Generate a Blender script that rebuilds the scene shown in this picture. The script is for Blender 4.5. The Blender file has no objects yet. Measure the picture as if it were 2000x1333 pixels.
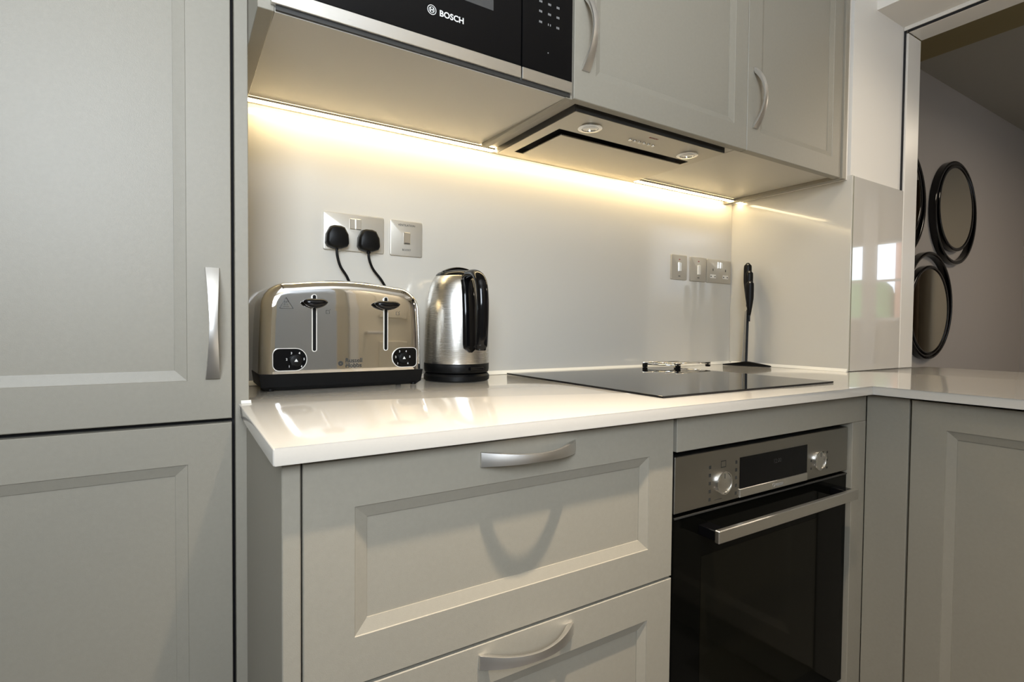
import bpy, bmesh, math, random
from mathutils import Vector, Matrix
random.seed(7)
PI = math.pi
sc = bpy.context.scene
COL = sc.collection

# ------------------------------------------------------------------ camera
YAW, PITCH, ROLL = math.radians(32.05), math.radians(-1.507), math.radians(0.519)
CAM = Vector((-0.0217, -1.3128, 1.0345))
Fv = Vector((math.sin(YAW)*math.cos(PITCH), math.cos(YAW)*math.cos(PITCH), math.sin(PITCH)))
Rv = Vector((math.cos(YAW), -math.sin(YAW), 0))
Uv = Rv.cross(Fv)
R2 = Rv*math.cos(ROLL) + Uv*math.sin(ROLL)
U2 = -Rv*math.sin(ROLL) + Uv*math.cos(ROLL)
cd = bpy.data.cameras.new('camera'); cam = bpy.data.objects.new('camera', cd); COL.objects.link(cam)
cd.sensor_fit = 'HORIZONTAL'; cd.sensor_width = 36; cd.lens = 1041.1/2000*36; cd.clip_start = 0.02; cd.clip_end = 100
cam.matrix_world = Matrix(((R2.x, U2.x, -Fv.x, CAM.x), (R2.y, U2.y, -Fv.y, CAM.y), (R2.z, U2.z, -Fv.z, CAM.z), (0, 0, 0, 1)))
sc.camera = cam

# ------------------------------------------------------------------ world, lights, exposure
W = bpy.data.worlds.new('sky'); sc.world = W; W.use_nodes = True
bg = W.node_tree.nodes['Background']; bg.inputs[0].default_value = (0.75, 0.86, 1.0, 1); bg.inputs[1].default_value = 4
sc.view_settings.view_transform = 'Standard'; sc.view_settings.look = 'None'
sc.view_settings.gamma = 1; sc.view_settings.use_curve_mapping = False
sc.view_settings.exposure = 0.1

def area(name, loc, target, sx, sy, power, color, shape='RECTANGLE'):
    d = bpy.data.lights.new(name, 'AREA'); d.shape = shape; d.size = sx; d.size_y = sy; d.energy = power; d.color = color
    o = bpy.data.objects.new(name, d); COL.objects.link(o); o.location = loc
    o.rotation_euler = (Vector(target) - Vector(loc)).to_track_quat('-Z', 'Y').to_euler()
    return o
WARM = (1.0, 0.83, 0.62); COOL = (0.80, 0.90, 1.0)
area('daylight_kitchen_window', (-0.45, -2.14, 1.72), (0.25, -0.4, 1.40), 0.75, 0.8, 16, (0.84, 0.92, 1.0)).data.spread = math.radians(115)
area('flash_bounced_off_ceiling', (0.05, -1.62, 1.75), (0.25, -1.55, 2.45), 0.25, 0.25, 15, (0.90, 0.95, 1.0))
area('downlight_drawers', (0.50, -1.07, 2.44), (0.50, -1.07, 0), 0.05, 0.05, 9, WARM, 'DISK').data.spread = math.radians(62)
area('fill_right_corner', (1.60, -1.10, 2.44), (2.05, -0.70, 0.9), 0.32, 0.32, 4.5, (1, .86, .68), 'DISK').data.spread = math.radians(80)  # unseen fill, sized and aimed to brighten the nib and right worktop softly
area('fill_front_door', (1.10, -1.95, 2.44), (1.15, -2.0, 0), 0.06, 0.06, 3, WARM, 'DISK').data.spread = math.radians(85)  # added fill lamp, brightens the door that the toaster reflects
area('fill_lounge', (4.2, -1.6, 2.35), (4.2, -1.6, 0.8), 0.5, 0.5, 16, (1, 0.86, 0.68))  # added fill lamp for the lounge wall and the mirror reflections

# ------------------------------------------------------------------ materials
def mat(name, color=(.5, .5, .5), rough=.5, metal=0.0, coat=0.0, coat_rough=.05, spec=.5, emit=None, estr=0, aniso=0,
        bump=0, bscale=(200, 200, 200), vary=0, vscale=(3, 3, 3), rvary=0, trans=0, alpha=1, ior=1.45, crinkle=0):
    m = bpy.data.materials.new(name); m.use_nodes = True
    nt = m.node_tree; b = nt.nodes['Principled BSDF']
    b.inputs['Base Color'].default_value = (*color, 1); b.inputs['Roughness'].default_value = rough
    b.inputs['Metallic'].default_value = metal; b.inputs['Coat Weight'].default_value = coat
    b.inputs['Coat Roughness'].default_value = coat_rough; b.inputs['Specular IOR Level'].default_value = spec
    b.inputs['Transmission Weight'].default_value = trans; b.inputs['IOR'].default_value = ior
    if aniso: b.inputs['Anisotropic'].default_value = aniso
    if emit: b.inputs['Emission Color'].default_value = (*emit, 1); b.inputs['Emission Strength'].default_value = estr
    tc = nt.nodes.new('ShaderNodeTexCoord')
    def noise(scale, det=3):
        mp = nt.nodes.new('ShaderNodeMapping'); mp.inputs['Scale'].default_value = scale
        nt.links.new(tc.outputs['Object'], mp.inputs['Vector'])
        n = nt.nodes.new('ShaderNodeTexNoise'); n.inputs['Scale'].default_value = 1; n.inputs['Detail'].default_value = det
        nt.links.new(mp.outputs[0], n.inputs['Vector']); return n
    n = noise(bscale) if (bump or rvary or vary) else None
    if bump:
        bp = nt.nodes.new('ShaderNodeBump'); bp.inputs['Strength'].default_value = bump; bp.inputs['Distance'].default_value = .0006
        nt.links.new(n.outputs['Fac'], bp.inputs['Height']); nt.links.new(bp.outputs[0], b.inputs['Normal'])
    if rvary:
        mr = nt.nodes.new('ShaderNodeMapRange'); mr.inputs['To Min'].default_value = max(0, rough-rvary); mr.inputs['To Max'].default_value = rough+rvary
        nt.links.new(n.outputs['Fac'], mr.inputs[0]); nt.links.new(mr.outputs[0], b.inputs['Roughness'])
    if vary:
        n2 = noise(vscale, 4)
        mx = nt.nodes.new('ShaderNodeMix'); mx.data_type = 'RGBA'
        mx.inputs[6].default_value = (*[c*(1-vary) for c in color], 1); mx.inputs[7].default_value = (*[min(1, c*(1+vary)) for c in color], 1)
        nt.links.new(n2.outputs['Fac'], mx.inputs[0]); nt.links.new(mx.outputs[2], b.inputs['Base Color'])
    return m
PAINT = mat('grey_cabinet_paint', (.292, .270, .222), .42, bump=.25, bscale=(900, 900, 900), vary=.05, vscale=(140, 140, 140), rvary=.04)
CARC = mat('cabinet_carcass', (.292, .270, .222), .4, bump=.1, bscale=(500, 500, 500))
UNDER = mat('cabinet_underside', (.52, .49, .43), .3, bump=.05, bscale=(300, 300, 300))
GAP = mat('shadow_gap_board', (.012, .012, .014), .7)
HANDLE = mat('brushed_nickel', (.74, .725, .70), .38, 1, bump=.15, bscale=(1500, 60, 1500), rvary=.06)
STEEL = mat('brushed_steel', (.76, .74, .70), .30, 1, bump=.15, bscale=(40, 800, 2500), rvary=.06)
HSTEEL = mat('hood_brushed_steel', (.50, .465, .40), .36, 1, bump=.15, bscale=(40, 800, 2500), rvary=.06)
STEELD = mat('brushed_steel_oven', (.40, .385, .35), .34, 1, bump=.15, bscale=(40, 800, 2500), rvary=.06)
KSTEEL = mat('kettle_brushed_steel', (.66, .64, .60), .26, 1, aniso=.5, bump=.12, bscale=(30, 30, 2500), rvary=.05)
CHROME = mat('polished_chrome', (.90, .89, .87), .035, 1)
SATIN = mat('satin_steel_sides', (.70, .69, .66), .25, 1, bump=.1, bscale=(60, 60, 900))
BGLASS = mat('black_glass', (.003, .003, .0035), .05, spec=.22)
HOBGLASS = mat('black_ceramic_glass', (.006, .006, .007), .03, spec=.5)
OVENGLASS = mat('oven_door_glass', (.0025, .0025, .002), .07, spec=.1)
OVENIN = mat('oven_window_tint', (.006, .0055, .0035), .08, spec=.12)
MWWIN = mat('microwave_window_mesh', (.06, .06, .06), .12, spec=.6, bump=.1, bscale=(1500, 1500, 1500))
BPLAST = mat('black_plastic', (.004, .004, .004), .42, spec=.22)
BGLOSS = mat('gloss_black_plastic', (.003, .003, .0035), .09, spec=.4)
DGREY = mat('dark_grey_vent', (.035, .034, .032), .45)  # also colours in the dark reflection on the hood edges
WHITE = mat('white_print', (.75, .75, .73), .5)
GREYP = mat('grey_print', (.24, .24, .24), .5)
DARKP = mat('dark_print', (.03, .03, .028), .5)
REDP = mat('red_print', (.30, .02, .02), .4)
QUARTZ = mat('white_quartz', (.57, .54, .49), .10, coat=.3, coat_rough=.06, vary=.02, vscale=(350, 350, 350))
SPLASH = mat('white_glass_splashback', (.60, .575, .52), .14, coat=.6, coat_rough=.05, vary=.015, vscale=(2, 2, 2))
SPLASHN = mat('white_gloss_glass', (.60, .575, .53), .05, coat=1, coat_rough=.01)
GLASSEDGE = mat('glass_edge', (.30, .29, .22), .15)
SEAL = mat('white_sealant', (.8, .78, .72), .35)
WALL = mat('white_wall_paint', (.78, .75, .70), .6, bump=.1, bscale=(250, 250, 250))
WALLC = mat('cream_wall_paint', (.72, .65, .52), .6, bump=.1, bscale=(250, 250, 250))
DULL = mat('grey_plate', (.30, .275, .23), .45)
PIER = mat('cool_daylight_grey', (.50, .53, .57), .5)  # cool daylight put into the wall colour, for the toaster's reflection
JAMB = mat('white_gloss_lining', (.74, .71, .66), .3)
LOUNGE = mat('taupe_wall_paint', (.42, .37, .32), .75, bump=.2, bscale=(180, 180, 180))
LCEIL = mat('lounge_ceiling_paint', (.40, .36, .29), .8)
BROWN = mat('brown_bulkhead', (.26, .20, .09), .7)
FLOOR = mat('grey_floor', (.10, .10, .105), .3, vary=.2, vscale=(3, 12, 3))
GROUT = mat('floor_joint', (.04, .04, .04), .8)
ROCKER = mat('chrome_rocker', (.66, .65, .62), .30, 1)
PLATE = mat('satin_steel_plate', (.56, .53, .47), .42, .55, bump=.12, bscale=(60, 900, 2000), rvary=.05)
INSERT = mat('white_socket_insert', (.75, .73, .68), .3)
MIRROR = mat('mirror_glass', (.78, .74, .60), .01, 1)
CURT = mat('brown_curtain', (.055, .032, .014), .8, bump=.4, bscale=(300, 300, 300))
SHEER = mat('pale_curtain', (.62, .60, .60), .8)
LEDM = mat('led_diffuser', (1, .9, .7), .5, emit=(1, .80, .47), estr=25)
LENS = mat('lamp_lens', (.78, .78, .76), .16, .7, spec=.8, bump=.5, bscale=(500, 500, 500))
ALU = mat('aluminium_profile', (.75, .72, .66), .35, 1)
HEDGE = mat('hedge_leaves', (.12, .20, .08), .8, vary=.6, vscale=(9, 9, 9))
BRICKM = mat('brick_house', (.45, .22, .14), .8, vary=.2, vscale=(10, 10, 10))

# ------------------------------------------------------------------ mesh helpers
def link(name, bm, material, parent=None, smooth=False, extra=(), angle=None):
    me = bpy.data.meshes.new(name); bmesh.ops.recalc_face_normals(bm, faces=bm.faces[:])
    off = Vector((0, 0, 0)); p = parent
    while p: off += Vector(p.location); p = p.parent
    bmesh.ops.translate(bm, verts=bm.verts[:], vec=-off)
    if smooth:
        for f in bm.faces: f.smooth = True
        if angle is not None:
            for e in bm.edges:
                if len(e.link_faces) == 2 and e.calc_face_angle(0) > angle: e.smooth = False
    bm.to_mesh(me); bm.free()
    me.materials.append(material)
    for m in extra: me.materials.append(m)
    o = bpy.data.objects.new(name, me); COL.objects.link(o)
    if parent: o.parent = parent
    return o
def thing(name, loc, label, cat, group=None):
    o = bpy.data.objects.new(name, None); COL.objects.link(o); o.location = loc; o.empty_display_size = .05
    return tag(o, label, cat, group)
def tag(o, label, cat, group=None):
    o['label'] = label; o['category'] = cat
    if group: o['group'] = group
    return o
def struct(o): o['kind'] = 'structure'; return o
def B(): return bmesh.new()
def box(bm, x0, x1, y0, y1, z0, z1, bev=0, seg=1, mi=0):
    t = bmesh.new(); bmesh.ops.create_cube(t, size=1)
    for v in t.verts: v.co = Vector(((x0+x1)/2+v.co.x*(x1-x0), (y0+y1)/2+v.co.y*(y1-y0), (z0+z1)/2+v.co.z*(z1-z0)))
    if bev: bmesh.ops.bevel(t, geom=t.edges[:], offset=bev, segments=seg, affect='EDGES', profile=.5)
    return merge(bm, t, mi)
def merge(bm, t, mi=0):
    d = {v: bm.verts.new(v.co) for v in t.verts}
    for f in t.faces:
        try:
            nf = bm.faces.new([d[v] for v in f.verts]); nf.material_index = mi; nf.smooth = f.smooth
        except ValueError: pass
    t.free(); return bm
def pb(name, m, parent, *a, **k):
    sm = k.get('seg', 1) > 1
    return link(name, box(B(), *a, **k), m, parent, sm, angle=.6)
def loft(bm, rings, cap0=True, cap1=True, closed=True, mi=0):
    vs = [[bm.verts.new(p) for p in r] for r in rings]
    n = len(rings[0])
    for a, b in zip(vs, vs[1:]):
        for i in range(n if closed else n-1):
            j = (i+1) % n
            f = bm.faces.new((a[i], a[j], b[j], b[i])); f.material_index = mi
    if cap0: bm.faces.new(list(reversed(vs[0]))).material_index = mi
    if cap1: bm.faces.new(vs[-1]).material_index = mi
    return bm
def lathe(bm, prof, cx, cy, n=48, cap0=True, cap1=True):
    rings = [[(cx+r*math.cos(2*PI*i/n), cy+r*math.sin(2*PI*i/n), z) for i in range(n)] for r, z in prof]
    return loft(bm, rings, cap0, cap1)
def tube(bm, pts, r, n=8, cap=True):
    pts = [Vector(p) for p in pts]; rings = []
    for i, p in enumerate(pts):
        t = (pts[min(i+1, len(pts)-1)] - pts[max(i-1, 0)]).normalized()
        a = t.cross(Vector((0, 0, 1)));  a = a if a.length > 1e-3 else t.cross(Vector((0, 1, 0)))
        a.normalize(); b = t.cross(a)
        rr = r[i] if isinstance(r, (list, tuple)) else r
        rings.append([p + a*math.cos(2*PI*k/n)*rr + b*math.sin(2*PI*k/n)*rr for k in range(n)])
    return loft(bm, rings, cap, cap)
def cyl(bm, c, axis, r, h, n=32, bev=0):
    c = Vector(c); ax = Vector(axis).normalized()
    a = ax.cross(Vector((0, 0, 1))); a = a if a.length > 1e-3 else Vector((1, 0, 0))
    a.normalize(); b = ax.cross(a)
    st = [(r, 0), (r, h)] if not bev else [(r, 0), (r, h-bev), (r-bev*.3, h-bev*.3), (r-bev, h)]
    return loft(bm, [[c+ax*t+(a*math.cos(2*PI*i/n)+b*math.sin(2*PI*i/n))*q for i in range(n)] for q, t in st])
def ring(bm, c, axis, ri, ro, h, n=40):
    c = Vector(c); ax = Vector(axis).normalized()
    a = ax.cross(Vector((0, 0, 1))); a = a if a.length > 1e-3 else Vector((1, 0, 0))
    a.normalize(); b = ax.cross(a)
    R = [[c+ax*t+(a*math.cos(2*PI*i/n)+b*math.sin(2*PI*i/n))*q for i in range(n)] for q, t in ((ri, 0), (ro, 0), (ro, h*.7), (ro-(ro-ri)*.25, h), (ri, h))]
    return loft(bm, R+[R[0]], False, False)
def rrect(x0, x1, z0, z1, r, n=6, radii=None):
    """rounded rectangle outline, radii = (bl, br, tr, tl)"""
    rs = radii or (r, r, r, r); out = []
    for (cx, cz, a0, q) in ((x0, z0, PI, rs[0]), (x1, z0, 1.5*PI, rs[1]), (x1, z1, 0, rs[2]), (x0, z1, .5*PI, rs[3])):
        ox = cx + (q if cx == x0 else -q); oz = cz + (q if cz == z0 else -q)
        for i in range(n+1):
            a = a0 + .5*PI*i/n; out.append((ox+q*math.cos(a), oz+q*math.sin(a)))
    return out
def slab_xz(bm, outline, y_front, y_back, bev=0):
    """outline in x,z extruded along y; front faces -y"""
    cx = sum(p[0] for p in outline)/len(outline); cz = sum(p[1] for p in outline)/len(outline)
    def ins(d): 
        w = max(p[0] for p in outline)-min(p[0] for p in outline); h = max(p[1] for p in outline)-min(p[1] for p in outline)
        return [(cx+(p[0]-cx)*(1-2*d/w), cz+(p[1]-cz)*(1-2*d/h)) for p in outline]
    R = [[(x, y_back, z) for x, z in outline]]
    if bev:
        R += [[(x, y_front+bev, z) for x, z in outline], [(x, y_front+bev*.3, z) for x, z in ins(bev*.3)], [(x, y_front, z) for x, z in ins(bev)]]
    else: R += [[(x, y_front, z) for x, z in outline]]
    return loft(bm, R)
def text(name, body, size, loc, parent, m, rot=(PI/2, 0, 0), off=0, align='LEFT', space=1, ext=.0001):
    c = bpy.data.curves.new(name, 'FONT'); c.body = body; c.size = size; c.extrude = ext; c.offset = off
    c.align_x = align; c.space_character = space; c.materials.append(m); c.resolution_u = 3; c.space_line = .8
    t = bpy.data.objects.new(name, c); COL.objects.link(t); bpy.context.view_layer.update()
    me = bpy.data.meshes.new_from_object(t.evaluated_get(bpy.context.evaluated_depsgraph_get()))
    bpy.data.objects.remove(t); bpy.data.curves.remove(c)
    if not me.materials: me.materials.append(m)
    o = bpy.data.objects.new(name, me); COL.objects.link(o)
    q = Vector(loc); p = parent
    while p: q -= Vector(p.location); p = p.parent
    o.location = q; o.rotation_euler = rot; o.parent = parent
    return o

# shaker leaf in a (u, v, n) frame; M maps (u, v, n) to world, n points out of the front
FRONT = lambda y: (lambda u, v, n: (u, y-n, v))             # faces -Y: u = x, v = z
LEFTF = lambda x: (lambda u, v, n: (x-n, -u, v))            # faces -X: u = -y, v = z
def leaf(name, M, u0, u1, v0, v1, parent, fl=.058, fr=.058, fb=.058, ft=.058, th=.020, w=.0165, d=.0085):
    """door or drawer front: frame with sloped moulding (own mesh) and a child panel"""
    def rect(ia, ib, ic, id_, n): return [M(u0+ia, v0+ic, n), M(u1-ib, v0+ic, n), M(u1-ib, v1-id_, n), M(u0+ia, v1-id_, n)]
    e = .0012; s = .0016
    R = [rect(0, 0, 0, 0, -th), rect(0, 0, 0, 0, -e), rect(e, e, e, e, 0), rect(fl, fr, fb, ft, 0), rect(fl+.0008, fr+.0008, fb+.0008, ft+.0008, -s)]
    R += [rect(fl+w, fr+w, fb+w, ft+w, -d+s), rect(fl+w+.0004, fr+w+.0004, fb+w+.0004, ft+w+.0004, -d-.001)]
    bm = loft(B(), R, True, False)
    o = link(name, bm, PAINT, parent)
    q = w - .001
    bm = loft(B(), [rect(fl+q, fr+q, fb+q, ft+q, -d-.006), rect(fl+q, fr+q, fb+q, ft+q, -d)])
    link('panel', bm, PAINT, o)
    return o
def handle(M, uc, vc, L, parent, vert=True, name='handle', H=.035):
    """bow handle: strap that tapers to its middle, on a (u, v, n) frame"""
    a = L/2; N = 22; rings = []
    for i in range(N+1):
        s = -a + L*i/N; q = abs(s)/a
        no = .004 + (H-.004)*(1-q**2.1)
        ni = max(0, (H-.0065)*(1-min(1, q/.86)**2.2)) if q < .86 else 0
        hw = .0062 + .0046*q**1.4
        hi = hw*.8
        sec = [(-hi, ni), (-hw, ni+(no-ni)*.5), (-hw*.93, no-.0008), (-hw*.3, no), (hw*.3, no), (hw*.93, no-.0008), (hw, ni+(no-ni)*.5), (hi, ni)]
        rings.append([M(uc+t, vc+s, n+.0002) if vert else M(uc+s, vc+t, n+.0002) for t, n in sec])
    return link(name, loft(B(), rings), HANDLE, parent, True, angle=.9)

# ================================================================== the setting
def sbox(name, m, *a, **k): return struct(link(name, box(B(), *a, **k), m))
ZC = 2.45
fl = sbox('floor', GROUT, -1.6, 5.5, -3.3, .2, -.06, -.003)
for i in range(9):                                             # floor boards between the units
    y0 = -2.6+.215*i
    for j in range(3):
        x0 = -1.5+1.05*j - (.35 if i % 2 else 0)
        link('plank', box(B(), max(-1.5, x0+.001), min(1.42, x0+1.049), y0+.001, y0+.214, -.004, 0, .001), FLOOR, fl)
sbox('wall_back', WALL, -1.5, 2.25, 0.0, .12, 0, ZC)
FW = -2.16
bm = B(); box(bm, -1.5, 2.1, FW-.12, FW, 0, 1.3); box(bm, -1.5, 2.1, FW-.12, FW, 2.15, ZC); box(bm, -1.5, -.85, FW-.12, FW, 1.3, 2.15); box(bm, -.05, 2.1, FW-.12, FW, 1.3, 2.15)
struct(link('wall_front', bm, WALLC))
sbox('wall_pier', PIER, .02, .72, FW, FW+.10, 0, ZC)
bm = B()
for (a, b, c, d) in ((-.85, -.81, 1.3, 2.15), (-.09, -.05, 1.3, 2.15), (-.85, -.05, 1.3, 1.34), (-.85, -.05, 2.11, 2.15)): box(bm, a, b, FW-.09, FW-.05, c, d, .004)
struct(link('window_1', bm, JAMB))
sbox('wall_left', CARC, -1.62, -1.5, -2.75, .12, 0, ZC)
# right wall: nib beside the opening, wall over and under it, beam
YS = -.43; XR = 1.80; XN = 2.138; XO = 2.244; ZH = 2.074
bm = B(); box(bm, XR, XO-.03, YS, 0, 0, ZC); box(bm, XN, XO-.03, -2.63, YS, ZH+.012, ZC); box(bm, XN, XO-.03, -2.63, YS, 0, .8795)
struct(link('wall_right', bm, WALL))
sbox('trim_1', WALL, 1.945, XN, -2.63, YS+.001, ZH+.02, ZC)                 # dropped beam in front of the opening head
bm = B(); box(bm, XN+.006, XO, YS-.012, YS+.04, .90, ZH, .002); struct(link('trim_2', bm, JAMB))      # jamb lining
bm = B(); box(bm, XN+.006, XO, -2.6, YS-.0125, ZH, ZH+.02, .002); struct(link('trim_3', bm, JAMB))        # head lining
bm = B(); box(bm, XN+.0005, XN+.0055, YS-.006, YS-.001, 1.527, ZH+.008); struct(link('trim_4', bm, GAP))           # shadow gap
bm = B(); box(bm, XN+.0005, XN+.0055, -2.6, YS-.0125, ZH+.0005, ZH+.007); struct(link('trim_5', bm, GAP))
bm = B(); box(bm, XN-.004, XN, -2.6, YS-.002, ZH+.007, ZH+.020, .001); struct(link('trim_6', bm, JAMB))       # bright bead on the head
sbox('ceiling', WALL, -1.62, 2.25, -2.75, .12, ZC, ZC+.1)
# door in the front wall, seen in the toaster
d = bpy.data.objects.new('door_1', None); COL.objects.link(d); d.location = (1.28, FW+.01, 0); struct(d)
link('door_leaf', box(B(), .88, 1.68, FW+.005, FW+.03, .01, 2.0, .002), WALLC, d)
for a in (.82, 1.68): link('architrave', box(B(), a, a+.06, FW+.002, FW+.042, 0, 2.06, .004), JAMB, d)
link('architrave', box(B(), .82, 1.74, FW+.002, FW+.042, 2.0, 2.06, .004), JAMB, d)
for z in (.2, 1.1): link('panel', box(B(), 1.02, 1.54, FW+.030, FW+.038, z, z+.75, .006), WALLC, d)
link('door_handle', tube(B(), [(.93, FW+.03, 1.0), (.93, FW+.08, 1.0), (1.05, FW+.085, 1.0)], .009), HANDLE, d)

# lounge beyond the opening
YF = .045; XE = 5.3; ZL = 2.5
sbox('wall_lounge_back', LOUNGE, XO-.03, XE+.12, YF, YF+.1, 0, ZL)
sbox('wall_lounge_front', LOUNGE, XO, XE+.12, -3.3, -3.2, 0, ZL)
bm = B(); box(bm, XE, XE+.12, -3.2, -2.25, 0, ZL); box(bm, XE, XE+.12, -1.70, YF, 0, ZL); box(bm, XE, XE+.12, -2.25, -1.70, 0, 1.12); box(bm, XE, XE+.12, -2.25, -1.70, 1.84, ZL)
struct(link('wall_lounge_right', bm, LOUNGE))
bm = B()
for (a, b, c, d) in ((-2.25, -2.22, 1.12, 1.84), (-1.73, -1.70, 1.12, 1.84), (-2.25, -1.7, 1.12, 1.15), (-2.25, -1.7, 1.81, 1.84), (-2.25, -1.7, 1.47, 1.49)): box(bm, XE+.03, XE+.08, a, b, c, d)
struct(link('window_2', bm, JAMB))
sbox('ceiling_lounge', LCEIL, XO-.03, XE+.12, -3.3, YF+.1, ZL, ZL+.1)
sbox('trim_7', BROWN, XO-.02, 3.18, -3.2, YF, 2.40, ZL)
def drape(bm, x, y0, y1, z0, z1, n=22, amp=.03):
    pts = [(x+amp*math.sin(i*1.9)*(.6+.4*math.sin(i*.7)), y0+(y1-y0)*i/n) for i in range(n+1)]
    out = pts + [(p[0]+.006, p[1]) for p in reversed(pts)]
    loft(bm, [[(a, b, z0) for a, b in out], [(a, b, z1) for a, b in out]], True, True)
    return bm
c = link('curtain', drape(B(), XE-.06, -1.12, -.64, .02, 2.3), CURT, None, True)
tag(c, 'dark brown curtain reflected in the lowest round mirror', 'curtain')
c = link('curtain', drape(B(), XE-.06, -2.0, -1.88, .02, 2.3, 8, .02), SHEER, None, True)
tag(c, 'pale curtain hanging before the lounge window, reflected in the glass', 'curtain')
h = link('hedge', box(B(), 8.0, 8.6, -5.5, -3.05, 0, 1.75, .2, 3), HEDGE); tag(h, 'green hedge outside the lounge window', 'hedge')
h = link('neighbour_house', box(B(), 8.3, 9, -3.0, -1.2, 0, 3.5, .01), BRICKM); tag(h, 'red brick house outside the lounge window', 'house')

# ================================================================== tall cabinet (left)
YT = -.30
T = thing('tall_cabinet', (-.25, YT/2, 0), 'tall grey two-door cupboard with one bow handle, left of the worktop', 'cupboard')
pb('carcass', GAP, T, -.556, .0590, -.2795, -.002, .10, 2.25)
pb('end_panel', PAINT, T, .0597, .0806, YT, -.002, 0, 2.25, bev=.001)
pb('plinth', PAINT, T, -.556, .0585, -.26, -.24, 0, .098)
M = FRONT(YT)
dr = leaf('door', M, -.546, .0543, .876, 2.2, T, .064, .064, .0655, .064, w=.0175)
handle(M, .0262, 1.036, .184, dr)
leaf('door', M, -.546, .0543, .106, .8687, T, .064, .064, .064, .064, w=.0175)

# ================================================================== drawer cabinet
YB = -.668
D = thing('drawer_cabinet', (.40, -.33, 0), 'grey drawer unit with bow handles under the left worktop', 'drawer unit')
pb('end_panel', PAINT, D, .0763, .0968, YB, -.301, 0, .879, bev=.0012)
pb('carcass', GAP, D, .0975, .7275, YB+.0205, -.02, .12, .875)
pb('plinth', PAINT, D, .0975, .7275, YB+.07, YB+.09, 0, .118)
M = FRONT(YB)
for k, (z0, z1) in enumerate(((.5925, .874), (.298, .5885), (.125, .294))):
    dw = leaf('drawer', M, .0990, .7225, z0, z1, D, .0600, .0595, .060, .060, w=.0168, d=.009)
    handle(M, .4145, z1-.0235, .166, dw, False)

# ================================================================== oven housing
O = thing('oven_cabinet', (1.06, -.33, 0), 'grey housing framing the built-in oven', 'cabinet')
pb('top_panel', PAINT, O, .7315, 1.4125, YB, YB+.02, .8125, .874, bev=.001)
pb('stile', PAINT, O, 1.3500, 1.4135, YB, YB+.03, .12, .812, bev=.001)
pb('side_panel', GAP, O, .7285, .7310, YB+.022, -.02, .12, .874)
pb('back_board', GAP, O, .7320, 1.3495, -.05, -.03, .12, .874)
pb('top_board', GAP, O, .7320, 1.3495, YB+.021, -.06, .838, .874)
pb('base_board', CARC, O, .7320, 1.3495, YB+.0, -.06, .125, .168)
pb('plinth', PAINT, O, .7320, 1.4125, YB+.07, YB+.09, 0, .118)

YO = -.659
V = thing('built_in_oven', (1.045, YO/2, .17), 'black glass built-in oven with steel control panel and bar handle', 'oven')
pb('body', BPLAST, V, .740, 1.346, YO+.03, -.07, .172, .80)
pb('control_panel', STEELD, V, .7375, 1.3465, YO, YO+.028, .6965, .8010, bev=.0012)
pb('display', BGLASS, V, .9275, 1.1690, YO-.0008, YO+.001, .7152, .7778)
pb('logo_strip', STEEL, V, .9260, 1.1690, YO-.0025, YO+.001, .6975, .7148, bev=.0008)
text('lettering', 'BOSCH', .0085, (1.047, YO-.0028, .7025), V, GREYP, off=.0002)
text('clock_digits', '12:00', .013, (1.040, YO-.0010, .752), V, DGREY)
link('emblem', ring(B(), (1.041, YO-.0026, .7062), (0, -1, 0), .0036, .0046, .0003, 20), GREYP, V)
for kx in (.8756, 1.2207):
    k = link('knob', cyl(B(), (kx, YO-.0002, .7352), (0, -1, 0), .0205, .0035, 40, .0012), STEEL, V, True, angle=.5)
    link('ring', ring(B(), (kx, YO-.0002, .7352), (0, -1, 0), .0206, .0228, .0048), CHROME, k, True, angle=.6)
    link('pointer', box(B(), kx-.0006, kx+.0006, YO-.0042, YO-.003, .744, .7535), DARKP, k)
bm = B()
for s in (-1, 1):
    for i in range(5):
        box(bm, .8756+s*.040-.003, .8756+s*.040+.003, YO-.0003, YO+.001, .705+.0155*i, .7115+.0155*i)
box(bm, .868, .883, YO-.0003, YO+.001, .765, .7665); box(bm, .868, .883, YO-.0003, YO+.001, .777, .7785); box(bm, .868, .869, YO-.0003, YO+.001, .765, .778); box(bm, .882, .883, YO-.0003, YO+.001, .765, .778)
box(bm, .846, .872, YO-.0003, YO+.001, .7045, .7055)
for i in range(3): box(bm, 1.2207+.031, 1.2207+.036, YO-.0003, YO+.001, .712+.018*i, .717+.018*i)
for i in range(2): box(bm, 1.2207-.036, 1.2207-.031, YO-.0003, YO+.001, .718+.018*i, .723+.018*i)
link('symbols', bm, DARKP, V)['kind'] = 'stuff'
dg = link('door', box(B(), .7375, 1.3465, YO+.001, YO+.028, .180, .690, .0015), OVENGLASS, V)
link('window', box(B(), .815, 1.216, YO+.0004, YO+.002, .250, .603), OVENIN, dg)
link('trim', box(B(), .7385, 1.3455, YO-.0005, YO+.002, .6865, .6895), DGREY, dg)
h = link('handle', box(B(), .803, 1.304, -.706, -.696, .6445, .6685, .0015), STEEL, V)
for x0 in (.805, 1.272): link('bracket', box(B(), x0, x0+.03, -.6955, YO+.0005, .647, .666, .001), BGLOSS, h)

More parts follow.
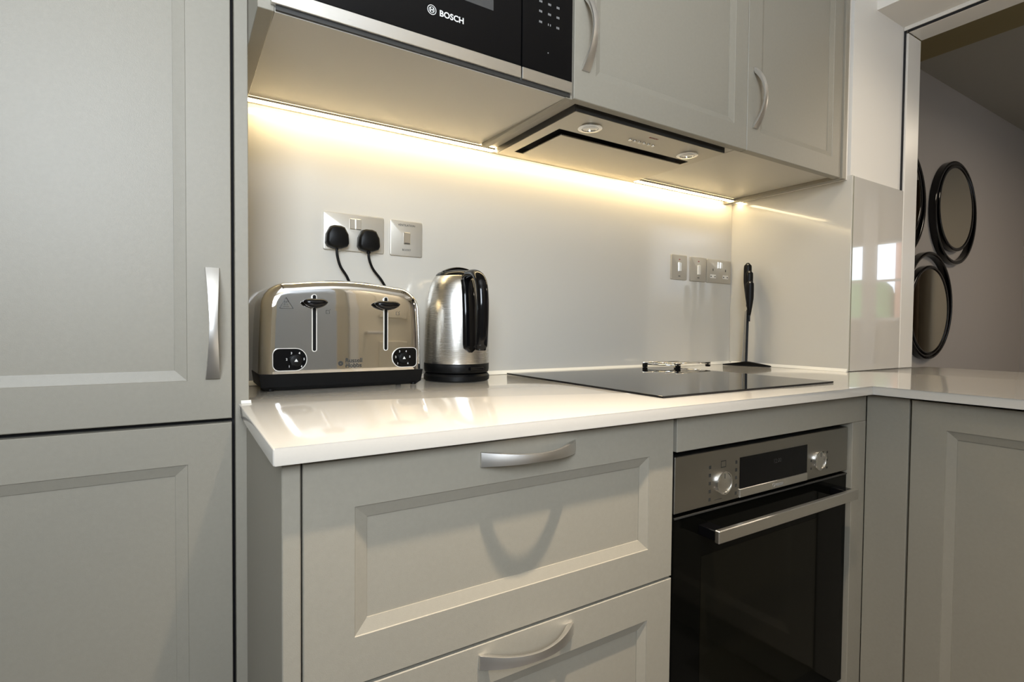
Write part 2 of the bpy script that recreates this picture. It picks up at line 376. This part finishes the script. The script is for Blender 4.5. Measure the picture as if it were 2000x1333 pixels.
# ================================================================== right leg cabinet
XL = 1.414
Rg = thing('corner_cabinet', (1.72, -1.1, 0), 'grey cupboard under the right-hand worktop, beside the oven', 'cupboard')
pb('corner_filler', PAINT, Rg, XL, XL+.02, -.7585, YB-.0005, .12, .876, bev=.001)
pb('carcass', GAP, Rg, XL+.021, 2.12, -1.7, -.70, .12, .872)
pb('plinth', PAINT, Rg, XL+.06, XL+.08, -1.7, -.70, 0, .118)
leaf('door', LEFTF(XL), .7630, 1.36, .125, .874, Rg, .067, .067, .062, .060, w=.018)
leaf('door', LEFTF(XL), 1.364, 1.70, .125, .874, Rg, .067, .067, .062, .060, w=.018)

# ================================================================== worktop
YW = -.69; XW0 = .064; XW1 = 1.392; XW2 = 2.345
def worktop():
    out = [(XW0, YW), (XW1, YW), (XW1, -1.85), (XW2, -1.85), (XW2, YS-.013), (XR-.001, YS-.013), (XR-.001, -.001), (.0815, -.001), (.0815, YT-.0005), (XW0, YT-.0005)]
    t = B(); lo = [t.verts.new((x, y, .880)) for x, y in out]; hi = [t.verts.new((x, y, .900)) for x, y in out]
    n = len(out); t.faces.new(lo[::-1]); t.faces.new(hi)
    for i in range(n): t.faces.new((lo[i], lo[(i+1) % n], hi[(i+1) % n], hi[i]))
    es = [e for e in t.edges if (e.verts[0].co.z > .89 and e.verts[1].co.z > .89) or (e.verts[0].co.z < .89 and e.verts[1].co.z < .89)]
    es += [e for e in t.edges if abs(e.verts[0].co.z-e.verts[1].co.z) > .01 and e.verts[0].co.y < -.6 and e.verts[0].co.x < .2]
    bmesh.ops.bevel(t, geom=es, offset=.0022, segments=3, affect='EDGES', profile=.5)
    return t
wt = link('worktop', worktop(), QUARTZ, None, True, angle=.5)
tag(wt, 'white L-shaped quartz worktop with polished edge running along both walls', 'worktop')
bm = B()
loft(bm, [[(x, -.0175, .9002), (x, -.0076, .9002), (x, -.0076, .9100)] for x in (.10, XR-.009)])
loft(bm, [[(XR-.0180, y, .9002), (XR-.0081, y, .9100), (XR-.0081, y, .9002)] for y in (-.018, YS-.0095)])
s = link('sealant_bead', bm, SEAL, wt)
link('sealant_bead', loft(B(), [[(.068, YT-.006, .9002), (.068, YT-.0008, .9002), (.068, YT-.0008, .905)], [(.0835, YT-.006, .9002), (.0835, YT-.0008, .9002), (.0835, YT-.0008, .905)]]), SEAL, wt)

# splashbacks
sp = link('splashback', box(B(), .0820, XR-.009, -.0075, -.0008, .9012, 1.519), SPLASH); tag(sp, 'white glass splashback behind the toaster and kettle', 'splashback')
sp = link('splashback', box(B(), XR-.0080, XR-.0008, YS-.010, -.0008, .9012, 1.527, .0008), SPLASH); tag(sp, 'white glass splashback on the short wall behind the knives', 'splashback')
sp = thing('splashback', (1.97, YS-.005, .9012), 'narrow glossy white glass panel reflecting a window, beside the opening', 'splashback')
pb('glass_panel', SPLASHN, sp, XR+.001, XN+.003, YS-.0115, YS-.001, .9015, 1.5245, bev=.0008)
pb('edge_strip', GLASSEDGE, sp, XR-.0006, XR+.0008, YS-.0118, YS-.001, .9015, 1.5245)

# ================================================================== wall cabinets
ZU = 1.5105; ZK = 1.520; YU = -.43
mc = thing('microwave_cabinet', (.38, -.2, ZU), 'grey wall cabinet holding the microwave', 'cabinet')
pb('side_panel', PAINT, mc, .0812, .1045, YU+.004, -.002, 1.5085, 2.23, bev=.0008)
pb('side_panel', PAINT, mc, .6590, .6760, YU+.004, -.066, 1.5085, 2.23, bev=.0008)
pb('side_panel', PAINT, mc, .6590, .6760, -.0658, -.002, 1.5195, 2.23)
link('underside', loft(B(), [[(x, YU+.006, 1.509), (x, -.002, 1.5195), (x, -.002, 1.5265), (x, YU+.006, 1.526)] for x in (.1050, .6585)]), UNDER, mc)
pb('back_board', CARC, mc, .1050, .6585, -.02, -.002, 1.527, 2.23)
mw = thing('built_in_microwave', (.38, -.22, 1.527), 'black glass built-in microwave with a steel strip, above the toaster', 'microwave')
YM = -.433
pb('body', BPLAST, mw, .112, .652, YM+.025, -.04, 1.533, 1.93)
pb('vent', DGREY, mw, .112, .6560, YM+.018, YM+.05, 1.5265, 1.5325)
pb('lower_trim', DGREY, mw, .106, .6680, YM+.004, YM+.0235, 1.5105, 1.5262)
dm = pb('door', BGLASS, mw, .0985, .5443, YM, YM+.02, 1.5405, 1.90, bev=.0008)
link('trim_strip', box(B(), .0985, .5443, YM-.001, YM+.02, 1.5172, 1.5400, .0008), STEEL, dm)
link('window', box(B(), .165, .4815, YM-.0004, YM+.001, 1.6255, 1.86), MWWIN, dm)
link('emblem', ring(B(), (.3575, YM-.0002, 1.5880), (0, -1, 0), .0074, .0085, .0003, 32), WHITE, dm)
bm = B(); ring(bm, (.3575, YM-.0002, 1.5880), (0, -1, 0), .0046, .0054, .0003, 24)
for dx in (-.0030, .0018): box(bm, .3575+dx, .3575+dx+.0014, YM-.0005, YM, 1.5835, 1.5925)
box(bm, .3550, .3600, YM-.0005, YM, 1.5873, 1.5887)
link('emblem', bm, WHITE, dm)
text('lettering', 'BOSCH', .0148, (.3718, YM-.0003, 1.5822), dm, WHITE, off=.00035, space=1.0)
cp = pb('control_panel', BGLASS, mw, .5472, .6695, YM, YM+.02, 1.5405, 1.90, bev=.0008)
link('trim_strip', box(B(), .5472, .6695, YM-.001, YM+.02, 1.5172, 1.5400, .0008), STEEL, cp)
bm = B()
for r_, z in enumerate((1.6995, 1.6785, 1.6590, 1.6385)):
    for c_, x in enumerate((.5890, .6105, .6315)):
        for q in range(3):
            if (r_, c_) == (3, 1) and q == 1: continue
            box(bm, x-.0035+.0026*q, x-.0018+.0026*q, YM-.0003, YM, z-.0022, z+.0022)
box(bm, .607, .609, YM-.0003, YM, 1.5815, 1.5838)
link('symbols', bm, GREYP, cp)['kind'] = 'stuff'

hc = thing('wall_cabinet', (.97, -.2, ZU), 'grey wall cabinet over the cooker hood, wide single door', 'cabinet')
M = FRONT(YU)
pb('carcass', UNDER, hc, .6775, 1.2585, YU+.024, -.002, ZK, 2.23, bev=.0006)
dr = leaf('door', M, .6775, 1.2592, ZU, 2.23, hc, .058, .052, .059, .059, w=.0166)
handle(M, .7065, 1.653, .160, dr)
sc2 = thing('wall_cabinet', (1.5, -.2, ZU), 'grey wall cabinet at the corner, its handle on the left', 'cabinet')
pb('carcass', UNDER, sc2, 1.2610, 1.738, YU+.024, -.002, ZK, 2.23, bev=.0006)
dr = leaf('door', M, 1.2612, 1.7375, ZU, 2.23, sc2, .058, .050, .057, .059, w=.0166)
handle(M, 1.293, 1.653, .160, dr)
pb('end_panel', PAINT, sc2, 1.7395, 1.7610, YU-.006, -.002, ZU-.002, 2.23, bev=.0008)
pb('lit_wall_strip', JAMB, sc2, 1.7612, 1.7915, YU+.006, -.002, ZU+.003, 2.23)  # white strip stands in for the brightly lit return wall

# cooker hood
ZHB = 1.5035
ho = thing('cooker_hood', (.965, -.23, ZHB), 'slim steel cooker hood set under the wall cabinet', 'cooker hood')
HX0, HX1, HY0, HY1 = .712, 1.2185, -.393, -.058
bm = B()                                                      # tray with its opening
ox = (.743, 1.196, -.293, -.094)
for a in ((HX0, ox[0], HY0, HY1), (ox[1], HX1, HY0, HY1), (ox[0], ox[1], HY0, ox[2]), (ox[0], ox[1], ox[3], HY1)): box(bm, *a, ZHB, ZK-.0005)
bmesh.ops.remove_doubles(bm, verts=bm.verts[:], dist=.0001)
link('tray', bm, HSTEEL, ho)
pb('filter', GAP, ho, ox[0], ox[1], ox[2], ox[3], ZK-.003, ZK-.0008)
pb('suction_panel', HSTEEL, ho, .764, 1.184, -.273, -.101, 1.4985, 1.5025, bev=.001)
pb('front_dark_reflection', DGREY, ho, HX0+.001, HX1-.001, HY0-.0015, HY0-.0001, ZHB+.001, ZK-.0006)  # dark strip paints in the dim room reflected by the steel front
pb('side_dark_reflection', DGREY, ho, HX0-.0015, HX0-.0001, HY0, HY1, ZHB+.001, ZK-.0006)  # same painted dark reflection on the tray's left side
for lx, ly in ((.800, -.337), (1.1455, -.331)):
    l = link('lamp', ring(B(), (lx, ly, ZHB-.0002), (0, 0, -1), .020, .0285, .0028), CHROME, ho, True, angle=.6)
    link('lens', cyl(B(), (lx, ly, ZHB-.0004), (0, 0, -1), .0198, .0016, 32, .0008), LENS, l, True, angle=.5)
for i in range(6):
    link('button', cyl(B(), (.932+.0162*i, -.333, ZHB-.0002), (0, 0, -1), .0045, .003, 16, .001), CHROME if i in (0, 5) else STEEL, ho, True, angle=.5)
text('lettering', 'BOSCH', .009, (.962, -.366, ZHB-.0002), ho, REDP, rot=(PI, 0, 0), off=.0001)

# led strip along the wall under the cabinets
ls = thing('led_strip_light', (.93, -.02, 1.51), 'warm glowing strip light under the wall cabinets along the splashback', 'strip light')
for x0, x1, z, zt in ((.0830, .7085, 1.5125, 1.5178), (.7090, HX1+.0015, 1.5155, 1.5192), (HX1+.0020, XR-.010, 1.5125, 1.5197)):
    pb('diffuser', LEDM, ls, x0, x1, -.0520, -.0340, z, zt)
    pb('profile', ALU, ls, x0, x1, -.0534, -.0522, z+.0003, zt)

# ================================================================== hob
hb = thing('induction_hob', (1.07, -.32, .9), 'black glass hob set in the white worktop over the oven', 'hob')
hbg = link('glass', box(B(), .765, 1.384, -.604, -.030, .9003, .9045, .0004), HOBGLASS, hb)

# ================================================================== sockets and switches on the splashback
YP = -.0078
def plate(x0, x1, z0, z1, label, cat, group=None):
    p = thing('wall_plate', ((x0+x1)/2, YP, z0), label, cat, group)
    link('plate', slab_xz(B(), rrect(x0, x1, z0, z1, .004), YP-.006, YP, .0015), PLATE, p, True, angle=.5)
    return p
p = plate(.2677, .4134, 1.2135, 1.3025, 'steel double socket with two black plugs in it, above the toaster', 'socket')
p.name = 'double_socket'
for x0, tilt in ((.3290, 1), (.3427, -1)):
    pb('rocker', ROCKER, p, x0, x0+.0130, YP-.0095, YP-.0055, 1.2665, 1.2915, bev=.001)
p = plate(.4293, .5151, 1.2125, 1.3015, 'square steel ventilation switch right of the double socket', 'switch'); p.name = 'light_switch'
pb('rocker', ROCKER, p, .4640, .4812, YP-.0095, YP-.0055, 1.2425, 1.2720, bev=.001)
pb('rocker_notch', DARKP, p, .4655, .4797, YP-.0098, YP-.009, 1.2435, 1.2455)
text('lettering', 'VENTILATION', .0072, (.4722, YP-.0062, 1.2880), p, DARKP, align='CENTER')
text('lettering', 'BOOST', .0072, (.4722, YP-.0062, 1.2255), p, DARKP, align='CENTER')
p = plate(1.452, 1.5327, 1.2085, 1.2965, 'leftmost of the three steel plates near the corner, rocker switch', 'switch'); p.name = 'light_switch'
pb('rocker', ROCKER, p, 1.4845, 1.5000, YP-.0095, YP-.0055, 1.238, 1.270, bev=.001)
pb('indicator', REDP, p, 1.489, 1.4955, YP-.0066, YP-.0055, 1.279, 1.282); pb('marking', DARKP, p, 1.487, 1.4975, YP-.0064, YP-.0055, 1.220, 1.2225)
p = plate(1.552, 1.6372, 1.2075, 1.2955, 'middle of the three steel plates near the corner, white rocker switch', 'switch'); p.name = 'light_switch'
pb('rocker', INSERT, p, 1.587, 1.603, YP-.0100, YP-.0055, 1.232, 1.267, bev=.0015)
pb('indicator', REDP, p, 1.5915, 1.5985, YP-.0066, YP-.0055, 1.279, 1.282); pb('marking', DARKP, p, 1.589, 1.600, YP-.0064, YP-.0055, 1.2195, 1.222)
p = plate(1.6434, 1.7830, 1.2075, 1.2945, 'empty steel double socket tight in the corner', 'socket'); p.name = 'double_socket'
for x0 in (1.701, 1.7145): pb('rocker', ROCKER, p, x0, x0+.012, YP-.0095, YP-.0055, 1.262, 1.286, bev=.001)
for cx in (1.677, 1.750):
    pb('earth_slot', DARKP, p, cx-.0018, cx+.0018, YP-.0064, YP-.0055, 1.251, 1.260)
    pb('socket_insert', INSERT, p, cx-.0165, cx+.0165, YP-.0063, YP-.0055, 1.2245, 1.238)
    for s in (-1, 1): pb('pin_slot', DARKP, p, cx+s*.011-.0028, cx+s*.011+.0028, YP-.0067, YP-.006, 1.2285, 1.2325)

def plug(x, z, cord, label, sleeve=0):
    p = thing('plug', (x, YP-.0065, z), label, 'plug', 'plugs in the double socket')
    rr = []
    for (y, s) in ((YP-.0065, .90), (YP-.010, 1.0), (YP-.024, 1.0), (YP-.031, .93), (YP-.0335, .78)):
        out = []
        for (a, b) in ((-.62, 1), (-.3, 1.12), (.3, 1.12), (.62, 1), (.95, .3), (1.0, -.55), (.85, -.85), (.35, -1.05), (-.35, -1.05), (-.85, -.85), (-1.0, -.55), (-.95, .3)):
            out.append((x+a*.0262*s, y, z+b*.0245*s))
        rr.append(out)
    link('body', loft(B(), rr), BPLAST, p, True, angle=.9)
    link('cord', tube(B(), cord, .0032, 10), BPLAST, p, True)
    link('strain_relief', tube(B(), [cord[0], cord[1]] if not sleeve else cord[:3], .0052, 10), BPLAST, p, True)
    return p
def curve(pts, n=6):
    """Catmull-Rom through pts"""
    P = [Vector(p) for p in pts]; P = [2*P[0]-P[1]]+P+[2*P[-1]-P[-2]]; out = []
    for i in range(1, len(P)-2):
        for k in range(n):
            t = k/n; out.append(.5*((2*P[i])+(P[i+1]-P[i-1])*t+(2*P[i-1]-5*P[i]+4*P[i+1]-P[i+2])*t*t+(-P[i-1]+3*P[i]-3*P[i+1]+P[i+2])*t**3))
    out.append(P[-2]); return out
plug(.2962, 1.2415, curve([(.2955, -.026, 1.219), (.2965, -.026, 1.200), (.3045, -.024, 1.174), (.3250, -.018, 1.143), (.345, -.014, 1.08), (.350, -.013, .99), (.345, -.0125, .915)]), 'black plug in the left half of the double socket')
plug(.3708, 1.2395, curve([(.3708, -.026, 1.216), (.3725, -.026, 1.196), (.3840, -.022, 1.172), (.4100, -.018, 1.141), (.435, -.014, 1.09), (.470, -.013, .98), (.480, -.0125, .915)]), 'black plug with long sleeve in the right half of the socket', 1)

# ================================================================== toaster
TF, TB = -.160, -.024
to = thing('toaster', (.2857, -.09, .9), 'polished chrome four-slice toaster with two levers and black base', 'toaster')
def arch(inset=0.0, zb=.9355):
    cx = .2857; hw = .1725-inset; zt = 1.131-inset; pts = []
    n = 14; r = .050-inset*.6
    pts.append((cx-hw, zb)); pts.append((cx-hw+.001, (zb+1.04)/2)); pts.append((cx-hw+.003, 1.04))
    zc = zt-.009
    for i in range(n+1):
        a = PI - .5*PI*i/n
        pts.append((cx-hw+.005+r*1.05+r*1.05*math.cos(a), zc-r+r*math.sin(a)))
    for i in range(1, 8):
        t = i/8; x = (cx-hw+.005+r*1.05)*(1-t)+(cx+hw-.005-r*1.05)*t
        pts.append((x, zc+.009*math.sin(PI*t)))
    for i in range(n+1):
        a = .5*PI - .5*PI*i/n
        pts.append((cx+hw-.005-r*1.05+r*1.05*math.cos(a), zc-r+r*math.sin(a)))
    pts.append((cx+hw-.003, 1.04)); pts.append((cx+hw-.001, (zb+1.04)/2)); pts.append((cx+hw, zb))
    return pts
def ringat(ins, y): return [(x, y, z) for x, z in arch(ins)]
rr = []
RB = .021
for i in range(9):
    a = .5*PI*i/8; rr.append(ringat(1.35*RB*(1-math.sin(a)), TF+RB*(1-math.cos(a))))
rr = [ringat(.062, TF-.0022), ringat(.045, TF-.0018)] + rr
fm = loft(B(), rr, True, False)
link('front_shell', fm, CHROME, to, True, angle=1.2)
link('side_shell', loft(B(), [ringat(0.0004, TF+RB+.0002), ringat(0.0004, TB-.012), ringat(.004, TB-.003), ringat(.012, TB)], True, True), SATIN, to, True, angle=.9)
link('base', loft(B(), [rect for rect in [[(.2857+a*w, y, z) for a, y in ((-1, TF+.004+e), (1, TF+.004+e), (1, TB-.004), (-1, TB-.004))] for w, e, z in ((.161, .010, .9014), (.169, .001, .909), (.1724, -.002, .9352))]]), BPLAST, to)
for fx in (.135, .4400):
    for fy in (TF+.016, TB-.02): link('foot', cyl(B(), (fx, fy, .9003), (0, 0, 1), .0068, .008, 16), BPLAST, to, True, angle=.5)
FY = TF-.0023
for sx, lw in ((.2165, .0245), (.3680, .0285)):
    s = link('slot', slab_xz(B(), rrect(sx-.0034, sx+.0034, .981, 1.097, .0033, 5), FY-.0006, FY+.004), BPLAST, to)
    o_ = rrect(sx-.0050, sx+.0050, .9795, 1.0985, .0049, 5); i_ = rrect(sx-.0034, sx+.0034, .981, 1.097, .0033, 5)
    link('slot_rim', loft(B(), [[(x, FY+.003, z) for x, z in o_], [(x, FY-.0014, z) for x, z in o_], [(x, FY-.0014, z) for x, z in i_], [(x, FY+.003, z) for x, z in i_]], False, False), INSERT, s, True, angle=.5)
    rings = []
    for i in range(15):
        u = -1+2*i/14; w = max(.03, 1-abs(u)**3.0)
        zz = 1.0785+.0035*abs(u); th = .0085*w**.6+.002*(1-abs(u)); dp = .010*w**.5
        rings.append([(sx+u*lw, FY-.012+dp*math.cos(k*PI/6), zz+th*math.sin(k*PI/6)) for k in range(12)])
    lv = link('lever', loft(B(), rings), BGLOSS, to, True, angle=1.0)
    link('lever_stem', box(B(), sx-.0028, sx+.0028, FY-.012, FY+.002, 1.0735, 1.0835), BPLAST, lv)
def dialplate(x0, x1, z0, z1, rl, rr_, dx, label):
    o_ = rrect(x0, x1, z0, z1, 0, 8, (rl, rr_, rr_, rl))
    c = [(x0+(x1-x0)/2, z0+(z1-z0)/2)]
    pl = link('dial_plate', slab_xz(B(), o_, FY-.0012, FY+.004), BGLOSS, to)
    i_ = [(c[0][0]+(x-c[0][0])*1.035, c[0][1]+(z-c[0][1])*1.05) for x, z in o_]
    link('rim', loft(B(), [[(x, FY+.004, z) for x, z in i_], [(x, FY-.0020, z) for x, z in i_], [(x, FY-.0020, z) for x, z in o_], [(x, FY+.004, z) for x, z in o_]], False, False), INSERT, pl, True, angle=.5)
    zc = .9625
    dl = link('dial', cyl(B(), (dx, FY-.0010, zc), (0, -1, 0), .0118, .009, 28, .002), BPLAST, to, True, angle=.5)
    link('arrow', slab_xz(B(), [(dx-.0035, zc-.002), (dx+.0035, zc-.002), (dx, zc+.004)], FY-.0103, FY-.009), WHITE, dl)
    for k in range(6):
        a = math.radians(225-54*k); text('digit', str(k+1), .0062, (dx+.0168*math.cos(a), FY-.0014, zc+.0168*math.sin(a)-.0022), pl, WHITE, align='CENTER', off=.0001)
dialplate(.1375, .2008, .9425, .9865, .012, .0215, .1795, '')
dialplate(.3835, .4395, .9425, .9850, .0208, .009, .4075, '')
text('lettering', 'Russell\nHobbs', .0132, (.2795, FY-.0004, .9555), to, DARKP, off=.00025)
link('emblem', ring(B(), (.2700, FY-.0001, .9538), (0, -1, 0), .0012, .0054, .0004, 20), DARKP, to)
bm = B()
def stroke(bm, pts, w, y):
    for (a, b) in zip(pts, pts[1:]):
        d = Vector((b[0]-a[0], 0, b[1]-a[1])); q = Vector((-d.z, 0, d.x)).normalized()*w
        v = [(a[0]+q.x, a[1]+q.z), (b[0]+q.x, b[1]+q.z), (b[0]-q.x, b[1]-q.z), (a[0]-q.x, a[1]-q.z)]
        loft(bm, [[(x, y, z) for x, z in v], [(x, y-.0003, z) for x, z in v]])
stroke(bm, [(.1500, 1.0680), (.1757, 1.0680), (.1625, 1.0900), (.1500, 1.0680)], .0004, FY-.0001)
for k in range(3): stroke(bm, [(.1595+.003*k, 1.074), (.1588+.003*k, 1.077), (.1602+.003*k, 1.080), (.1595+.003*k, 1.083)], .0003, FY-.0001)
stroke(bm, [(.157, 1.0715), (.168, 1.0715)], .0003, FY-.0001)
link('warning_symbol', bm, DARKP, to)
bm = B()
for sx in (.245, .397):
    stroke(bm, [(sx, 1.066), (sx-.005, 1.066), (sx-.005, 1.059), (sx+.002, 1.059), (sx+.002, 1.064)], .0003, FY-.0001); stroke(bm, [(sx, 1.064), (sx+.004, 1.068)], .0003, FY-.0001)
link('lever_symbols', bm, DARKP, to)['kind'] = 'stuff'

# ================================================================== kettle
KX, KY = .577, -.0925
ke = thing('kettle', (KX, KY, .9), 'brushed steel kettle with black handle and lid beside the toaster', 'kettle')
link('power_base', lathe(B(), [(.079, .9003), (.0825, .903), (.0825, .913), (.079, .918), (.074, .9195)], KX, KY), BPLAST, ke, True, angle=.6)
link('lower_band', lathe(B(), [(.0755, .9198), (.0800, .922), (.0815, .928), (.0818, .9425), (.0812, .9435)], KX, KY), BPLAST, ke, True, angle=.6)
prof = [(.0812, .9437), (.0815, .947), (.0808, .99), (.0798, 1.031), (.0780, 1.075), (.0765, 1.090), (.0735, 1.112), (.0685, 1.133), (.0620, 1.149), (.0560, 1.158), (.0535, 1.1605)]
link('body', lathe(B(), prof, KX, KY, 64), KSTEEL, ke, True, angle=.9)
link('lid', lathe(B(), [(.0540, 1.1607), (.0530, 1.1640), (.0470, 1.1690), (.0330, 1.1745), (.0180, 1.1775), (.004, 1.179)], KX, KY), BGLOSS, ke, True, angle=.9)
link('lid_ridge', loft(B(), [[(KX+t*.045, KY-.010-.008*math.cos(k*PI/5), 1.1685+.012*(1-t*t)+.003*math.sin(k*PI/5)) for k in range(10)] for t in [i/6-1 for i in range(13)]]), BGLOSS, ke, True)
hd = Vector((-.040, -1.0, 0)).normalized(); ht = Vector((-hd.y, hd.x, 0))
def hpt(u, t, z): v = Vector((KX, KY, 0))+hd*u+ht*t; return (v.x, v.y, z)
hp = curve([(.0455, 0, 1.150), (.075, 0, 1.160), (.112, 0, 1.157), (.136, 0, 1.138), (.1450, 0, 1.10), (.1455, 0, 1.05), (.1415, 0, 1.0), (.138, 0, .981)], 5)
rings = []
for i, p in enumerate(hp):
    a = hp[max(0, i-1)]; b = hp[min(len(hp)-1, i+1)]
    t = Vector((b.x-a.x, 0, b.z-a.z)).normalized(); nrm = Vector((-t.z, 0, t.x))
    q = i/(len(hp)-1); wd = .0148 if q > .1 else .0135; th = .0105
    if q > .93: wd *= .86; th *= .8
    rings.append([hpt(p.x+nrm.x*th*math.sin(k*PI/8)*(1), wd*math.cos(k*PI/8), p.z+nrm.z*th*math.sin(k*PI/8)) for k in range(16)])
link('handle', loft(B(), rings), BGLOSS, ke, True, angle=1.0)
def krad(z):
    for (r0, z0), (r1, z1) in zip(prof, prof[1:]):
        if z0 <= z <= z1: return r0+(r1-r0)*(z-z0)/(z1-z0)
    return .054
rings = []
for i in range(19):
    z = .972+(1.148-.972)*i/18; r = krad(z)
    w = .0195*min(1, math.sqrt(max(0.02, 1-(max(0, (.990-z))/.0185)**2)))*(1-.10*max(0, z-1.10)/.05)
    rings.append([hpt(math.sqrt(max(0, (r+dz)**2-(w*s)**2)), w*s, z) for s, dz in ((-1, -.002), (-.95, .0015), (-.5, .003), (0, .0035), (.5, .003), (.95, .0015), (1, -.002))])
link('gauge_strip', loft(B(), rings, True, True, True), BGLOSS, ke, True, angle=1.0)
sw = Vector((KX, KY, 0))+Vector((.12, -1, 0)).normalized()*.0815
link('switch', box(B(), sw.x-.018, sw.x+.018, sw.y-.012, sw.y+.006, .9290, .9365, .002, 2), BGLOSS, ke, True, angle=.6)

# ================================================================== trivet
tr = thing('trivet', (1.46, -.11, .9047), 'silver wire trivet with black feet on the back of the hob', 'trivet')
tz = .9165
c4 = [(1.352, -.135), (1.520, -.120), (1.455, -.040), (1.296, -.045)]
for (x, y) in c4: 
    f_ = link('foot', box(B(), x-.0065, x+.0065, y-.0065, y+.0065, .9048, .9195, .002, 2), BPLAST, tr, True, angle=.6)
for (a, b) in ((0, 1), (3, 2)):
    for dz in (.0035,): link('rod', tube(B(), [(c4[a][0]-.010, c4[a][1], tz+dz), (c4[b][0]+.012, c4[b][1], tz+dz)], .0022, 8), CHROME, tr, True)
for (a, b) in ((0, 3), (1, 2)):
    link('rod', tube(B(), [(c4[a][0], c4[a][1]-.010, tz-.002), (c4[b][0], c4[b][1]+.010, tz-.002)], .0022, 8), CHROME, tr, True)
for t in (.33, .66):
    a = (c4[0][0]*(1-t)+c4[3][0]*t, c4[0][1]*(1-t)+c4[3][1]*t); b = (c4[1][0]*(1-t)+c4[2][0]*t, c4[1][1]*(1-t)+c4[2][1]*t)
    link('rod', tube(B(), [(a[0]-.008, a[1], tz+.0025), (b[0]+.008, b[1], tz+.0025)], .0020, 8), CHROME, tr, True)

# ================================================================== knives on their stand
ks = thing('knife_stand', (1.735, -.12, .9), 'black upright knife stand on a flat base in the corner', 'knife stand')
vd = Vector((.826, .563, 0)); vt = Vector((-.563, .826, 0)); kc = Vector((1.7300, -.1210, 0))
def kp(s, t, z): v = kc+vd*s+vt*t; return (v.x, v.y, z)
tri = [(1.688, -.055), (1.753, -.205), (1.780, -.180), (1.778, -.050)]
apex = [kp(-.022, .008, .9165), kp(-.022, -.010, .9165), kp(.022, -.010, .9165), kp(.022, .008, .9165)]
link('base', loft(B(), [[(x, y, .9004) for x, y in tri], [(x, y, .9050) for x, y in tri], apex]), BPLAST, ks)
link('upright', loft(B(), [[kp(-.020, .0045+l, z), kp(-.020, -.0045+l, z), kp(.020, -.0045+l, z), kp(.020, .0045+l, z)] for z, l in ((.9160, -.001), (1.105, -.0035))]), BPLAST, ks)
link('side_plate', loft(B(), [[kp(.004, .0145, .9150), kp(.004, .0048, .9150), kp(.008, .0048, .9150), kp(.008, .0145, .9150)], [kp(.004, .0060, 1.10), kp(.004, .0030, 1.10), kp(.008, .0030, 1.10), kp(.008, .0060, 1.10)]]), DULL, ks)
for i, (s, zt, zb, l, lab) in enumerate(((-.032, 1.207, 1.080, -.0085, 'black-handled knife nearest the camera, its handle end lowest on the stand'),
                               (-.004, 1.247, 1.105, -.0055, 'black-handled knife in the middle of the stand, handle end mid height'),
                               (.024, 1.277, 1.135, -.0005, 'black-handled knife farthest back on the stand, its handle end highest'))):
    k = thing('knife', kp(s, l, zb), lab, 'knife', 'knives on the stand')
    rings = []
    for j in range(15):
        q = j/14; z = zb+(zt-zb)*q
        w = .0035+.0100*min(1, q*1.9)**.8
        if q > .9: w *= math.sqrt(max(.10, 1-((q-.9)/.1)**2))
        rings.append([kp(s+.0105*math.sin(a*PI/8)*min(1, w/.008), l+w*math.cos(a*PI/8), z) for a in range(16)])
    link('handle', loft(B(), rings), BPLAST, k, True, angle=1.0)
    link('rivet', cyl(B(), kp(s-.0085, l, zt-.007), (-vd.x, -vd.y, .4), .003, .0025, 12), STEEL, k, True, angle=.5)
    link('bolster', loft(B(), [[kp(s-.009, l+.003, z), kp(s+.009, l+.003, z), kp(s+.009, l-.003, z), kp(s-.009, l-.003, z)] for z in (zb-.018, zb+.004)]), BPLAST, k)

# ================================================================== mirrors in the lounge
def mirror(x, z, label, up):
    m = thing('round_mirror', (x, YF, z), label, 'mirror', 'round mirrors on the lounge wall')
    n_ = 56
    def cr(r, y, dz=0): return [(x+r*math.cos(2*PI*i/n_), YF-y, z+dz+r*math.sin(2*PI*i/n_)) for i in range(n_)]
    def hoop(ri, ro, d_, dz=0): return loft(B(), [cr(ri, .001, dz), cr(ro, .001, dz), cr(ro, d_-.002, dz), cr(ro-.003, d_, dz), cr(ri+.003, d_, dz), cr(ri, d_-.002, dz), cr(ri, .001, dz)], False, False)
    dz = .029*up
    link('outer_hoop', hoop(.288, .308, .036), BGLOSS, m, True, angle=.6)
    link('frame', hoop(.2385, .2588, .036, dz), BGLOSS, m, True, angle=.6)
    link('mirror_glass', loft(B(), [cr(.2382, .028, dz), cr(.2382, .033, dz)]), MIRROR, m)
mirror(3.97, 1.747, 'black-framed round mirror, the one wholly in view', 1)
mirror(3.236, 1.735, 'black-framed round mirror half hidden by the white jamb, upper left', 1)
mirror(3.637, 1.179, 'black-framed round mirror cut off by the worktop, lowest of three', -1)
